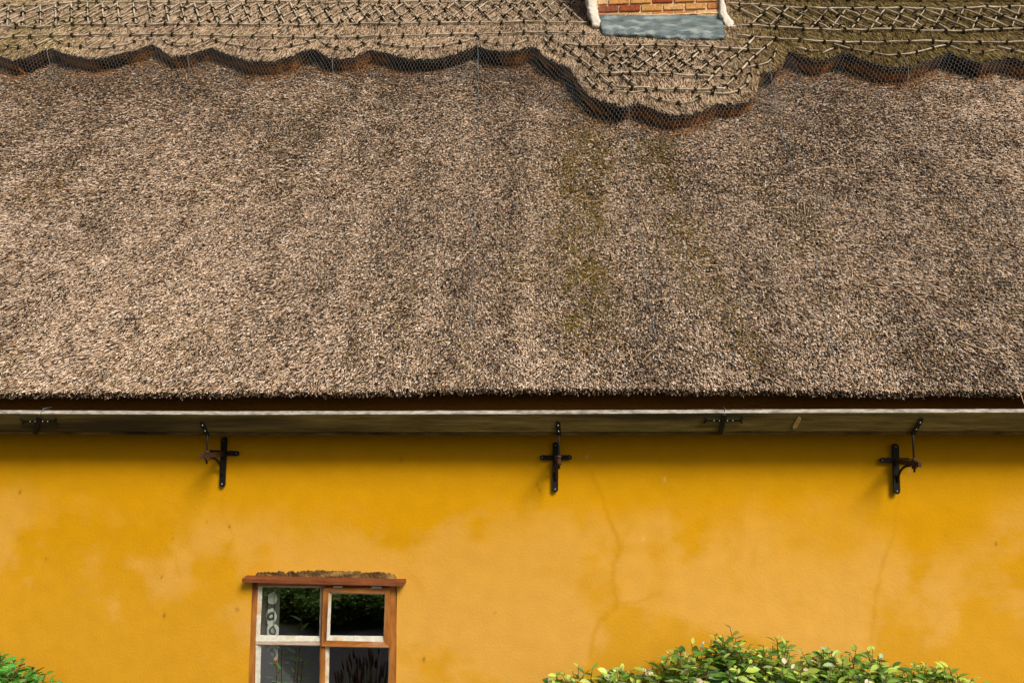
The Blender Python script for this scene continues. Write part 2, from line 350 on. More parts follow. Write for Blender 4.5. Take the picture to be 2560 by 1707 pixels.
# main slope base surface, rounded over at the eave
us = np.arange(X0, X1+.01, .06); vs_ = np.concatenate([np.linspace(0, 1, 26)[:-1]*1.0, np.arange(1.0, RIDGE_V+.01, .1)])
arc = [(-.006, -.012), (-.008, -.025), (-.006, -.04)]    # (v, t) roll-over at the drip
rows = []
def base_pt(u, v, t): return np.stack([u, E0.y+v*CS-t*SN, E0.z+v*SN+t*CS], -1)
under = base_pt(us, us*0+.01, us*0-.06); ub = under.copy(); ub[:, 1] = .02; ub[:, 2] = under[:, 2]+.04
rows = [ub, under]+[base_pt(us, eave_v(us)+v, us*0+t) for v, t in arc[::-1]]
for v in vs_: rows.append(base_pt(us, v+eave_v(us)*max(0, 1-v/.5), hump(us, us*0+v)*sstep(0, .4, v)-.008))
back = base_pt(us, us*0+RIDGE_V, us*0); back2 = back.copy(); back2[:, 1] = DEPTH+.4; back2[:, 2] = E0.z
rows.append(back2); rows.append(back2+np.array([0, -.1, -.3])); 
R = np.stack(rows, 0); a, b = R.shape[:2]; idx = np.arange(a*b).reshape(a, b)
Q = np.stack([idx[:-1, :-1], idx[:-1, 1:], idx[1:, 1:], idx[1:, :-1]], -1).reshape(-1, 4)
roof = link('thatched_roof', np_mesh('roof_base', R.reshape(-1, 3), quads=Q, mats=[M_base], smooth=True), cottage)

def mainmask(u, v):
    xl = -4.3-.46*v; xr = 3.9+.42*v
    return (u > xl) & (u < xr)
def scatter(dens, v0, v1, ul, ur):
    n = int(dens*(v1-v0)*(ur-ul)); return RNG.uniform(ul, ur, n), RNG.uniform(v0, v1, n)
STRAW = np.array([[.60,.43,.295],[.80,.605,.45],[.39,.25,.15],[.48,.31,.17],[.11,.054,.022],[.026,.014,.007],[.92,.75,.61],[.34,.24,.155]])
def main_cols(u, v):
    n = len(u); f = fbm(u, v*.55, 1.4, 81, 4); g = fbm(u, v*.30, .35, 91, 4); f2 = fbm(u, v, .10, 93, 3)
    st = fbm(u, v*.07, .16, 95, 4)
    lightness = .5+.9*(f-.5)+.7*(g-.5)+.7*(f2-.5)+.6*(st-.5)+.10*sstep(2.0, 4.5, u)
    lightness = lightness-.36*sstep(3.1, 4.4, v)+.10*sstep(-1, -3.5, u)*sstep(3.8, 1.5, v)-.06*sstep(-2.6, -1.0, u)*sstep(1.5, 2.7, v)
    r = RNG.random(n)
    p_dark = np.clip(.46-.72*(lightness-.5), .16, .8)
    isd = r < p_dark
    lightset = np.array([0, 1, 3, 6, 0, 1, 7, 2]); darkset = np.array([4, 5, 2, 5, 7, 4])
    k = np.where(isd, darkset[RNG.integers(0, 6, n)], lightset[RNG.integers(0, 8, n)])
    c = STRAW[k]*(RNG.uniform(.8, 1.2, n)*(.84+.22*np.clip(lightness, 0, 1)))[:, None]
    # moss on the slope below the chimney and down the right-hand side
    mn = sstep(.40, .62, fbm(u, v*.5, .13, 101, 5)); ms = 0
    for c0, c1, wd, va, vb, am in ((.06, .07, .20, .3, 3.2, .9), (1.25, -.21, .17, .2, 3.0, .7), (.75, .05, .13, 1.2, 3.4, .5), (1.9, -.10, .22, .3, 2.6, .35), (-.35, .05, .12, .5, 2.0, .3)):
        ms = ms+am*np.exp(-((u-c0-c1*v)/wd)**2)*sstep(va-.2, va+.4, v)*sstep(vb+.2, vb-.5, v)*(.3+.8*mn)*(.55+.8*sstep(.4, .6, fbm(u, v, .4, 107, 3)))
    ms = ms+.10*sstep(.55, .7, fbm(u, v*.5, .5, 105, 3))
    mm = RNG.random(n) < np.clip(ms*1.2, 0, 1)*.72
    c[mm] = (np.array([.19, .115, .025])*RNG.uniform(.5, 1.7, (mm.sum(), 1)))*np.stack([np.ones(mm.sum()), RNG.uniform(.85, 1.25, mm.sum()), RNG.uniform(.5, 1.2, mm.sum())], 1)
    # straw kept orange-brown where the ridge shelters it
    dd = edge_dist(u, v); sh = np.exp(-np.clip(dd, 0, 9)/.11)*sstep(.38, .62, fbm(u, v, .4, 121, 3)+.08)
    om = RNG.random(n) < sh*.8
    c[om] = np.array([.34, .145, .035])*RNG.uniform(.35, 1.3, (om.sum(), 1))
    return c
u, v = scatter(22500, -.02, 2.0, -5.3, 4.8); k = mainmask(u, v) & (v > eave_v(u)-.008); u1, v1 = u[k], v[k]
u, v = scatter(16500, 2.0, 4.9, -6.7, 6.1); k = mainmask(u, v) & (v < v_edge(u)+.1); u2, v2 = u[k], v[k]
u = np.concatenate([u1, u2]); v = np.concatenate([v1, v2]); n = len(u)
gust = (fbm(u, v, .28, 131, 3)-.5)*1.3
t = hump(u, v)*sstep(0, .4, v)-.012+RNG.normal(0, .004, n)
cols = main_cols(u, v)
me = reeds('main_reeds', u, v, t, gust*.8+RNG.normal(0, .27, n), RNG.uniform(.10, .60, n), RNG.uniform(.020, .048, n)*(1+.25*(v > 2)), RNG.uniform(.0045, .0078, n)*(1+.15*(v > 2)), RNG.uniform(.0025, .004, n), cols, roof)
roof_reeds = link('reed_coat', me, roof)
# fringe at the drip
n = 16000; u = RNG.uniform(-4.4, 4.0, n); v = RNG.uniform(-.02, .03, n)
t = RNG.uniform(-.055, .0, n); v = v+eave_v(u)
me = reeds('eave_reeds', u, v, t, RNG.normal(0, .45, n), RNG.uniform(-.45, .3, n), RNG.uniform(.012, .030, n), RNG.uniform(.005, .009, n), RNG.uniform(.003, .004, n), STRAW[RNG.integers(0, 8, n)]*RNG.uniform(.5, 1.0, (n, 1)), roof)
link('eave_fringe', me, roof)
# loose long straws lying on the slope
n = 420; u = RNG.uniform(-4.5, 4.5, n); v = RNG.uniform(.05, 4.3, n)**1.0; k = mainmask(u, v) & (v < v_edge(u)-.1); u = u[k]; v = v[k]; n = len(u)
me = reeds('loose', u, v, hump(u, v)+.012, RNG.uniform(-1.6, 1.6, n), RNG.uniform(-.05, .10, n), RNG.uniform(.05, .20, n), RNG.uniform(.004, .006, n), np.full(n, .003), np.array([[.62, .40, .22]])*RNG.uniform(.7, 1.15, (n, 1)), roof)
lo = link('loose_straw', me, roof); lo['kind'] = 'stuff'

# ---- ridge skirt body
us = np.arange(-7.4, 6.9, .02); ve = v_edge(us)
top_t = lambda u, v: TH+(fbm(u, v, .5, 141, 3)-.5)*.035*sstep(.02, .3, v-v_edge(u))
rows = []
_dv = np.gradient(ve)/np.gradient(us); _dv = np.clip(np.convolve(_dv, np.ones(3)/3, 'same'), -3, 3); _nl = np.hypot(_dv, 1)
for s, tt in ((.085, -.03), (.078, .03), (.068, .08), (.056, TH-.03), (.04, TH-.012)):
    rows.append(base_pt(us-_dv/_nl*s, ve+s/_nl, us*0+tt))
for k in range(26):
    s = .035+(RIDGE_V+.05-ve-.035)*(k/25)**1.3; vv = ve+s
    rows.append(base_pt(us, vv, top_t(us, vv)-.006))
last = rows[-1]; bk = last.copy(); bk[:, 1] += .25; bk[:, 2] += -.02; bk2 = last.copy(); bk2[:, 1] += 1.3; bk2[:, 2] -= 1.2
rows += [bk, bk2]
R = np.stack(rows, 0); a, b = R.shape[:2]; idx = np.arange(a*b).reshape(a, b)
Q = np.stack([idx[:-1, :-1], idx[:-1, 1:], idx[1:, 1:], idx[1:, :-1]], -1).reshape(-1, 4)
ridge = link('thatch_ridge', np_mesh('ridge_base', R.reshape(-1, 3), quads=Q, mats=[M_base], smooth=True), cottage)
# straw on the ridge skirt: long combed stems
u = RNG.uniform(-6.9, 6.2, 340000); v = RNG.uniform(3.0, 6.2, 340000); RL = RNG.uniform(.045, .13, 340000); ra = (fbm(u, v, .25, 171, 3)-.5)*1.0+RNG.normal(0, .19, 340000)
k = (v-RL*np.cos(ra) > v_edge(u+RL*np.sin(ra))-.010) & (v > v_edge(u)+.01) & (v < 6.2); u = u[k]; v = v[k]; RL = RL[k]; ra = ra[k]; n = len(u)
f = fbm(u, v, .5, 151, 4); st = np.array([[.68,.53,.385],[.58,.44,.31],[.80,.66,.50],[.42,.30,.19],[.20,.13,.07],[.08,.05,.026]])
c = st[RNG.integers(0, 6, n)]*(RNG.uniform(.75, 1.2, n)*(.72+.55*f))[:, None]
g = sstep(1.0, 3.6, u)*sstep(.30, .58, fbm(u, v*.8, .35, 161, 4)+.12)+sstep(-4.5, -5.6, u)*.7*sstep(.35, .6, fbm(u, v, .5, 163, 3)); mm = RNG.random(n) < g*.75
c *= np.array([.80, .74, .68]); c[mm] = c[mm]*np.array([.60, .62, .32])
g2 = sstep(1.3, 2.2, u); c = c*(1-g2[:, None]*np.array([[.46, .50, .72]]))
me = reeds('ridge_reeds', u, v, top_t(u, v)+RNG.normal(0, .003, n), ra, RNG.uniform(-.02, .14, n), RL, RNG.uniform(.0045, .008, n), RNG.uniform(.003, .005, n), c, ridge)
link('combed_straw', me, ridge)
# cut edge of the skirt: stem ends, orange-brown where unweathered, shade under the overhang painted dark along the top
cu_ = np.arange(-7.0, 6.4, .004); cv_ = v_edge(cu_); du = np.gradient(cu_); dv = np.gradient(cv_); ds = np.hypot(du, dv); cs_ = np.cumsum(ds)
n = 85000; sa = RNG.uniform(cs_[0], cs_[-1], n); u = np.interp(sa, cs_, cu_); ve = np.interp(sa, cs_, cv_)
lean = np.clip(np.interp(u, cu_, np.convolve(dv/du, np.ones(9)/9, 'same')), -3, 3)
nl = np.hypot(lean, 1); inu, inv = -lean/nl, 1/nl                    # inward (uphill) normal of the outline
q = RNG.random(n); t = -.01+q*(TH-.008); sl = .035*(1-q)**1.2+.034
f = fbm(u+lean*.02, t*1.2, .30, 181, 4); og = sstep(.38, .54, f)*(1-.9*sstep(.05, .12, t))
c = np.array([.09, .036, .010])*(1-og[:, None])+np.array([.66, .25, .030])*og[:, None]
c = c*RNG.uniform(.5, 1.3, (n, 1))
me = reeds('edge_reeds', u+inu*sl, ve+inv*sl, t, np.arctan(lean)*.75+RNG.normal(0, .3, n), RNG.normal(-.1, .25, n), RNG.uniform(.018, .032, n), RNG.uniform(.006, .009, n), RNG.uniform(.003, .005, n), c, ridge)
link('cut_edge', me, ridge)

# ---- hazel rods and their spars on the ridge
M_rod = noise_mat('hazel_rod', (.26, .20, .13), (.76, .65, .50), 14, .7, .3, .4, 60, stretch=(1, 1, 1), c3=(.26, .20, .12), s3=3)
M_tie = noise_mat('mossy_spar', (.012, .010, .005), (.06, .045, .015), 60, .95, .1, .6, 90)
def resample(P, step):
    out = [P[0]]; acc = 0
    for i in range(len(P)-1):
        a, b = Vector(P[i]), Vector(P[i+1]); L = (b-a).length; m = max(1, int(round(L/step)))
        for k in range(1, m+1): out.append(tuple(a.lerp(b, k/m)))
    return out
rods_made = []
def rod(uv, tie_step=.17, r=.0105, lift=0.0, tie_at=None):
    r *= 1.18
    P = resample(uv, .075); bm = bmesh.new(); pts = []
    ph = random.uniform(0, 9)
    for i, (uu, vv) in enumerate(P):
        tt = float(top_t(np.array(uu), np.array(vv)))+.025+lift+.0035*math.sin(ph+i*1.7)
        pts.append(RP(uu+random.uniform(-.002, .002), vv+random.uniform(-.004, .004), tt))
    n = len(pts); rr = [r*(.8+.2*math.sin(ph+i*.6)) for i in range(n)]; rr[0] *= .7; rr[-1] *= .6
    add_tube(bm, pts, rr, 6, 0, .06, .75)
    # twisted spars pinning it
    acc = random.uniform(.02, tie_step*.6)
    for i in range(1, n):
        acc += (pts[i]-pts[i-1]).length
        if (tie_at is None and acc > tie_step):
            acc = random.uniform(-.02, .02); p = pts[i]; d = (pts[i]-pts[i-1]).normalized(); s = d.cross(NRM).normalized()
            for q in range(3):
                s2 = (s+d*random.uniform(-.7, .7)).normalized(); h = random.uniform(.020, .030); bulge = NRM*(r*.9+.006)
                add_tube(bm, [p-s2*h-NRM*.014, p-s2*h*.45+bulge*.8, p+bulge, p+s2*h*.45+bulge*.8, p+s2*h*random.uniform(.9, 1.4)-NRM*.016], [.004, .0065, .008, .006, .003], 5, 1, .25)
            for q in range(3):
                e = Vector((random.uniform(-1, 1), random.uniform(-.6, .6), random.uniform(-1, 1)))*.026; e -= NRM*e.dot(NRM); add_tube(bm, [p-e*.8+bulge*.3, p+e*.3+bulge*1.2, p+e+bulge*.4], [.002, .0035, .0015], 4, 1)
            if random.random() < .5:
                add_tube(bm, [p+bulge*.5, p+bulge+s*random.uniform(.01, .03)+NRM*.015], [.005, .003], 5, 0)
    rods_made.append((bm,))
def rpx(pts, **kw): rod([on_roof(x, y, TH+.012) for x, y in pts], **kw)
R0 = [(-330,26),(-150,24),(0,20),(95,18),(200,10),(350,9),(500,10),(650,10),(800,12),(950,9),(1100,8),(1200,5),(1310,3),(1400,2),(1468,2)]
R1 = [(-330,78),(-150,75),(0,72),(90,70),(200,65),(350,66),(500,66),(650,67),(800,68),(900,66),(1000,64),(1100,62),(1200,60),(1310,59),(1400,60),(1472,59)]
R2 = [(-330,104),(-150,103),(0,102),(60,97),(150,93),(260,90),(400,91),(500,94),(600,95),(700,96),(860,98),(970,95),(1070,93),(1150,91),(1250,86),(1350,84),(1400,86),(1478,87)]
Q00 = [(1826,-6),(1900,3),(2000,4),(2100,2),(2300,3),(2560,3),(2800,2)]
Q0 = [(1815,11),(1900,18),(1960,24),(2050,27),(2150,25),(2250,27),(2350,28),(2430,24),(2500,22),(2560,20),(2800,16)]
Q1 = [(1832,66),(1900,70),(1960,76),(2030,79),(2150,79),(2250,80),(2340,83),(2430,80),(2500,77),(2560,75),(2800,72)]
Q2 = [(1838,92),(1900,99),(1980,105),(2060,110),(2130,112),(2230,112),(2330,109),(2400,109),(2470,111),(2560,112),(2800,108)]
for r_ in (R0, R1, R2, Q00, Q0, Q1, Q2): rpx(r_, lift=.006)
arcs = [[(-160,112),(-130,122),(-90,120),(-60,104)],[(10,112),(25,120),(50,125),(90,117),(130,100)],[(137,101),(160,112),(190,118),(230,122),(270,121),(320,112),(370,100),(390,97)],[(405,97),(420,112),(450,119),(490,115),(525,101)],
 [(530,103),(570,112),(610,121),(650,127),(690,126),(730,117),(790,104)],[(800,104),(820,117),(855,130),(890,123),(925,106)],[(930,106),(950,112),(1000,120),(1060,124),(1110,119),(1150,110),(1195,97)],
 [(1200,98),(1215,107),(1245,114),(1285,114),(1320,102)],
 [(1360,95),(1373,118),(1393,138),(1430,146),(1450,155)],[(1462,190),(1480,213),(1497,228),(1530,234),(1570,236),(1615,231)],[(1620,243),(1650,254),(1695,263),(1730,258),(1760,244)],
 [(1740,234),(1780,237),(1820,238),(1845,232),(1865,215),(1872,192)],[(1865,173),(1890,167),(1920,160),(1935,145),(1940,125)],
 [(1990,123),(2020,130),(2047,131)],[(2055,138),(2085,123)],[(2085,115),(2130,127),(2180,137),(2220,142),(2270,139),(2310,130),(2365,115)],[(2375,120),(2400,128),(2440,137),(2485,128)],[(2490,120),(2530,128),(2560,137),(2620,140)]]
for a_ in arcs: rpx(a_, tie_step=.14, r=.009)
for a_ in ([(1355,88),(1405,112),(1440,142),(1480,175),(1510,203),(1537,225)],[(1417,88),(1450,108),(1477,130),(1510,156),(1537,178),(1577,212),(1592,222)],
 [(1410,115),(1490,118),(1560,119),(1640,120),(1690,120),(1740,123),(1800,124),(1870,127),(1905,127)],[(1500,190),(1550,188),(1600,189),(1680,192),(1760,193),(1830,195)],[(1540,225),(1600,226),(1640,228),(1690,230),(1760,230),(1810,229)],
 [(1884,101),(1840,140),(1800,173),(1765,212),(1755,222)],[(1930,108),(1885,145),(1850,182),(1820,215),(1805,235)]):
    rpx(a_, tie_step=.15, r=.0115, lift=.008)
for a_ in ([(1512,123),(1610,188)],[(1557,124),(1660,188)],[(1605,123),(1718,190)],[(1655,125),(1770,192)],[(1705,126),(1805,180)],[(1765,128),(1800,146)]): rpx(a_, tie_step=.13, r=.009)
for a_ in ([(1557,122),(1515,152)],[(1608,123),(1540,178)],[(1658,126),(1577,190)],[(1708,130),(1625,190)],[(1757,130),(1678,188)],[(1808,132),(1735,190)]): rpx(a_, tie_step=.13, r=.009, lift=.010)
def lattice(TOP, BOT, ua, ub, step, dx):
    tu, tv = zip(*[on_roof(x, y, TH+.012) for x, y in TOP]); bu, bv = zip(*[on_roof(x, y, TH+.012) for x, y in BOT])
    for sgn, lift in ((-1, 0.0), (1, .010)):
        uu = ua
        while uu < ub:
            u0 = uu+random.uniform(-.012, .012); u1 = u0+dx*sgn
            if ua < u1 < ub:
                rod([(u0, float(np.interp(u0, tu, tv))-.015), (u1, float(np.interp(u1, bu, bv))+.015)], tie_step=.24, r=.0090+.002*(sgn > 0), lift=lift)
            uu += step
lattice(R0, R1, on_roof(-180, 40, TH)[0], on_roof(1465, 40, TH)[0], .185, .27)
lattice(Q0, Q1, on_roof(1835, 40, TH)[0], on_roof(2700, 40, TH)[0], .185, .27)
rods_made_n = len(rods_made)
print('rods', rods_made_n)
for (bm,) in rods_made[:100]: bm_obj('hazel_rod', bm, [M_rod, M_tie], ridge)
if rods_made_n > 100:
    mb = bmesh.new()
    for (bm,) in rods_made[100:]:
        tmp = bpy.data.meshes.new('tmp'); bm.to_mesh(tmp); bm.free(); mb.from_mesh(tmp); bpy.data.meshes.remove(tmp)
    o = bm_obj('hazel_rods', mb, [M_rod, M_tie], ridge); o['kind'] = 'stuff'

# ---- wire netting stretched over the roof
def net_t(u, v):
    d = edge_dist(np.atleast_1d(np.asarray(u, float)), np.atleast_1d(np.asarray(v, float))).reshape(np.shape(u))
    low = hump(u, v)*sstep(0, .4, v)+.003
    hi = TH+.010
    s = sstep(.0, 1.0, np.clip(d/.30, 0, 1))
    return hi*(1-s)+low*s
HW = .034; HH = HW*.9
uu = np.arange(-6.9, 6.3, HW); vv = np.arange(0.0, 5.1, HH)
UU, VV = np.meshgrid(uu, vv, indexing='ij'); off = (np.arange(len(vv)) % 2)[None, :]*HW/2; UU = UU+off
wob = lambda U, Vv: (U+(fbm(U, Vv, .3, 201, 2)-.5)*.03, Vv+(fbm(U, Vv, .3, 211, 2)-.5)*.03)
# honeycomb: per cell centre, three edges: upper-left slant, upper-right slant, vertical twist
def seg(U0, V0, U1, V1, wd):
    U0, V0 = wob(U0.ravel(), V0.ravel()); U1, V1 = wob(U1.ravel(), V1.ravel())
    k = mainmask(U0, V0) & (V0 < v_edge(U0)+.02) & (V1 < v_edge(U1)+.02) & (V0 > 0) & (V1 > 0)
    U0, V0, U1, V1 = U0[k], V0[k], U1[k], V1[k]
    A = base_pt(U0, V0, net_t(U0, V0)); B = base_pt(U1, V1, net_t(U1, V1))
    D = B-A; D /= np.linalg.norm(D, axis=1)[:, None]; S = np.cross(D, np.array(NRM)[None]); S /= np.linalg.norm(S, axis=1)[:, None]
    N = np.cross(S, D); S = S*wd/2; N = N*wd*.35
    return np.stack([A-S, A+S, B+S, B-S, A+N, B+N], 1)
segs = np.concatenate([seg(UU, VV+HH*.33, UU+HW/2, VV+HH*.67+.0, .0013), seg(UU, VV+HH*.33, UU-HW/2, VV+HH*.67, .0013), seg(UU, VV-HH*.33, UU, VV+HH*.33, .0019)])
n = len(segs); i = np.arange(n)[:, None]*6
me = np_mesh('net', segs.reshape(-1, 3), quads=np.concatenate([i+np.array([[0, 4, 5, 3]]), i+np.array([[4, 1, 2, 5]])]), mats=[M_wire])
net = link('wire_netting', me, cottage)
print('net segs', n)
def lace(pts):
    bm = bmesh.new(); P = resample([on_roof(x, y, .03) for x, y in pts], .05); Q = []
    for i, (a_, b_) in enumerate(P):
        Q.append(RP(a_+random.uniform(-.005, .005), b_, float(net_t(np.array(a_), np.array(b_)))+.006))
    add_tube(bm, Q, .0024, 4, 0, .2); bm_obj('lacing_wire', bm, M_wire, net)
for pts in ([(136,130),(128,175),(115,215)],[(483,145),(478,180),(465,215),(452,290)],[(843,150),(838,185),(828,250)],[(1196,122),(1196,250),(1190,400),(1185,560),(1178,700),(1172,850)],
            [(1566,272),(1575,330),(1580,400),(1595,520),(1615,700),(1640,850)],[(1913,188),(1925,230),(1945,300),(1975,400),(1995,500)],[(2245,168),(2262,210),(2290,290),(2320,380)],[(2040,640),(2060,760),(2085,880)]): lace(pts)

# ---------------------------------------------------------------- chimney
cu, cvv = on_roof(1650, 60, TH); CY = RP(cu, cvv, TH).y+.02
def cp(px, py, y=None): p = on_y(px, py, CY if y is None else y); return p.x, p.z
bx0, bz0 = cp(1494, 48); bx1, _ = cp(1798, 48)
bm = bmesh.new(); lay = []
ctop = bz0+1.7
add_box(bm, bx0-.01, bx1+.01, CY+.012, CY+.60, bz0-.5, ctop-.02)
chim = bm_obj('chimney', bm, M_joint, cottage)
bw, bh, jt = .218, .066, .013
VV_, QQ_, CC_ = [], [], []
palette = np.array([[.50,.19,.06],[.58,.27,.09],[.34,.085,.03],[.66,.38,.16],[.60,.31,.10],[.28,.09,.045],[.68,.44,.22]])
bmb = bmesh.new(); cl = bmb.verts.layers.float_color.new('tint')
row = 0; z = bz0-.01
while z < ctop-bh:
    x = bx0+(.0 if row % 2 else -bw*.5)
    while x < bx1-.02:
        xa = max(x, bx0)+jt/2; xb = min(x+bw, bx1)-jt/2
        if xb-xa > .03:
            cc = palette[random.randrange(7)]*random.uniform(.85, 1.15)
            before = set(bmb.verts)
            add_box(bmb, xa, xb, CY-random.uniform(.001, .008), CY+.1, z+random.uniform(0, .003), z+bh-random.uniform(0, .004), bev=.006, jit=.003)
            for vtx in bmb.verts:
                if vtx not in before: vtx[cl] = (*cc, 1)
        x += bw+.002
    z += bh+jt; row += 1
bm_obj('brick_courses', bmb, M_brick, chim)
def strip(pts_l, pts_r, y0, y1, name, mat, parent, n=22, amp=.013):
    """lumpy trowelled fillet between two traced edges"""
    bm = bmesh.new(); A = [cp(*p) for p in pts_l]; B = [cp(*p) for p in pts_r]; grid = []
    for i in range(n+1):
        s = i/n; ia = s*(len(A)-1); k = min(int(ia), len(A)-2); f = ia-k
        a = (A[k][0]*(1-f)+A[k+1][0]*f, A[k][1]*(1-f)+A[k+1][1]*f); b = (B[k][0]*(1-f)+B[k+1][0]*f, B[k][1]*(1-f)+B[k+1][1]*f)
        jl = random.uniform(-amp, amp)*.6; jr = random.uniform(-amp, amp)*.6; r = []
        yb = y0+(y1-y0)*s
        r.append(bm.verts.new((a[0]+jl, yb+.16, a[1])))
        for q in range(6):
            w_ = q/5; r.append(bm.verts.new((a[0]*(1-w_)+b[0]*w_+(jl if q == 0 else jr if q == 5 else 0), yb-.010*math.sin(math.pi*(.12+.76*w_))-random.uniform(0, amp*.7), a[1]*(1-w_)+b[1]*w_)))
        r.append(bm.verts.new((b[0]+jr, yb+.16, b[1]))); grid.append(r)
    for i in range(n):
        for q in range(7): bm.faces.new([grid[i][q], grid[i][q+1], grid[i+1][q+1], grid[i+1][q]])
    bm.faces.new(grid[0][::-1]); bm.faces.new(grid[-1])
    return bm_obj(name, bm, mat, parent, smooth=True)
yl = RP(0, on_roof(1500, 84, TH)[1], TH).y
strip([(1452,-140),(1466,0),(1472,40),(1482,80)], [(1478,-140),(1488,0),(1494,40),(1506,82)], CY-.005, CY-.10, 'mortar_fillet', M_mort, chim)
strip([(1793,-140),(1797,0),(1798,45),(1806,70),(1822,94)], [(1806,-140),(1806,0),(1816,45),(1828,65),(1838,90)], CY-.005, CY-.11, 'mortar_fillet', M_mort, chim)
# lead apron dressed down over the thatch
bm = bmesh.new(); g = []
NX = 60; lower = [(1505,85),(1540,86),(1580,87),(1620,88),(1650,94),(1700,95),(1760,95),(1812,95)]
up = [(1498,46),(1803,49)]
for i in range(NX+1):
    s = i/NX; x_, z_ = cp(1498+305*s, 46+3*s); lx = 1505+307*s; ly = float(np.interp(lx, [p[0] for p in lower], [p[1] for p in lower]))+random.uniform(-.8, .8)
    uu_, vv_ = on_roof(lx, ly, TH+.03); pl = RP(uu_, vv_, TH+.028+.006*math.sin(i*.9)+random.uniform(0, .004)); pt = Vector((x_, CY-.012, z_+.03)); pm = Vector((x_, CY-.013, z_-.008))
    col_ = [pt, pm]
    for q in range(1, 8):
        w_ = q/7; p = pm.lerp(pl, w_); p += Vector((0, -.02*math.sin(math.pi*w_)-.004*math.sin(i*.55+q)-random.uniform(0, .003), .0)); col_.append(p)
    e = pl+Vector((0, .01, -.022)); col_.append(e)
    g.append([bm.verts.new(p) for p in col_])
for i in range(NX):
    for q in range(len(g[0])-1): bm.faces.new([g[i][q], g[i+1][q], g[i+1][q+1], g[i][q+1]])
ld = bm_obj('lead_flashing', bm, M_lead, chim, smooth=True)
md = ld.modifiers.new('thick', 'SOLIDIFY'); md.thickness = .004
# mortar bed line along top of the lead
bm = bmesh.new(); add_tube(bm, [(bx0+(bx1-bx0)*i/30, CY-.004+random.uniform(-.003, .003), bz0+.018+random.uniform(-.003, .003)) for i in range(31)], .011, 6, 0, .3); bm_obj('mortar_bed', bm, M_joint, chim)

# ---------------------------------------------------------------- gutter
GOY, GOZ = -.360, on_y(1280, 1034, -.36).z       # outer top corner
GBY = -.250; GBZ = on_y(1280, 1087, -.25).z       # lowest corner
gd = Vector((0, GOY-GBY, GOZ-GBZ)).normalized(); gn = Vector((0, gd.z, -gd.y)); 
if gn.y < 0: gn = -gn                              # inward/up normal of the front plank
gn = Vector((0, abs(gd.z), abs(gd.y)))
gutter = thing('tmp', '', ''); 
for k_ in ('label', 'category'): del gutter[k_]
gutter.name = 'gutter'; gutter.parent = cottage
def plank(name, x0, x1, a, b, thick_dir, th, mat, parent, lipmat=None, seam=.0):
    """long board from line a to line b in section, subdivided along x with slight waves"""
    bm = bmesh.new(); n = int((x1-x0)/.08); secs = []
    for i in range(n+1):
        x = x0+(x1-x0)*i/n; dz = gz_off(x)
        q = [a, b, b+thick_dir*th, a+thick_dir*th]
        secs.append([bm.verts.new((x, p.y+random.uniform(-.0006, .0006), p.z+dz+random.uniform(-.0007, .0007))) for p in q])
    for i in range(n):
        for k in range(4):
            f = bm.faces.new([secs[i][k], secs[i][(k+1) % 4], secs[i+1][(k+1) % 4], secs[i+1][k]])
            if lipmat and k == 1: f.material_index = 1
    bm.faces.new(secs[0][::-1]); bm.faces.new(secs[-1])
    return bm_obj(name, bm, [mat]+([lipmat] if lipmat else []), parent)
def gz_off(x):                                   # line of the gutter drawn from the photo: slightly bowed
    px = np.interp(x, [-3.7, -2.0, 0.0, 1.5, 3.1], [1033.5, 1036.5, 1034, 1031, 1030.0]); return (1034-px)/425.0
lowc = Vector((0, GBY, GBZ)); topc = Vector((0, GOY, GOZ)); mid = lowc+(topc-lowc)*.155
plank('front_plank', X0, X1, mid, topc, gn, .031, M_gut, gutter, M_lip)
bd = gn                                             # the back plank runs up and inwards
a0 = lowc; wd_ = (mid-lowc).length-.002
bm = bmesh.new(); n = int((X1-X0)/.08); secs = []
for i in range(n+1):
    x = X0+(X1-X0)*i/n; dz = gz_off(x)
    q = [a0+gn*.004*0, a0+gd*wd_, a0+gd*wd_+gn*.17, a0+gn*.17]
    secs.append([bm.verts.new((x, p.y+.0025, p.z+dz+random.uniform(-.001, .001))) for p in q])
for i in range(n):
    for k in range(4): bm.faces.new([secs[i][k], secs[i][(k+1) % 4], secs[i+1][(k+1) % 4], secs[i+1][k]])
bm.faces.new(secs[0][::-1]); bm.faces.new(secs[-1])
bm_obj('back_plank', bm, noise_mat('gutter_wood_edge', (.03, .018, .006), (.15, .095, .03), 8, .9, .2, .7, 50, stretch=(.6, 2, 2), c3=(.02, .012, .006), s3=3), gutter)

fn = -gn                                            # outward normal of the gutter face
def on_gutter(px, py, off=.0):                      # photo point on the front plank's outer face
    d = ray(px, py); o = topc+fn*off+Vector((0, 0, 0)); k = (o-CAM).dot(fn)/d.dot(fn); return CAM+d*k
def flat_bar(bm, a, b, width, th, nrm, mi=0, rnd=True):
    a = Vector(a); b = Vector(b); d = (b-a).normalized(); s = d.cross(nrm).normalized(); w2 = width/2; P = []
    if rnd:
        for k in range(7): t = math.pi/2+math.pi*k/6; P.append(a+d*math.cos(t)*w2+s*math.sin(t)*w2)
        for k in range(7): t = -math.pi/2+math.pi*k/6; P.append(b+d*math.cos(t)*w2+s*math.sin(t)*w2)
    else: P = [a+s*w2, a-s*w2, b-s*w2, b+s*w2]
    n = len(P); A = [bm.verts.new(p) for p in P]; B = [bm.verts.new(p+nrm*th) for p in P]
    fs = [bm.faces.new(A[::-1]), bm.faces.new(B)]
    for i in range(n): fs.append(bm.faces.new([A[i], A[(i+1) % n], B[(i+1) % n], B[i]]))
    for f in fs: f.material_index = mi
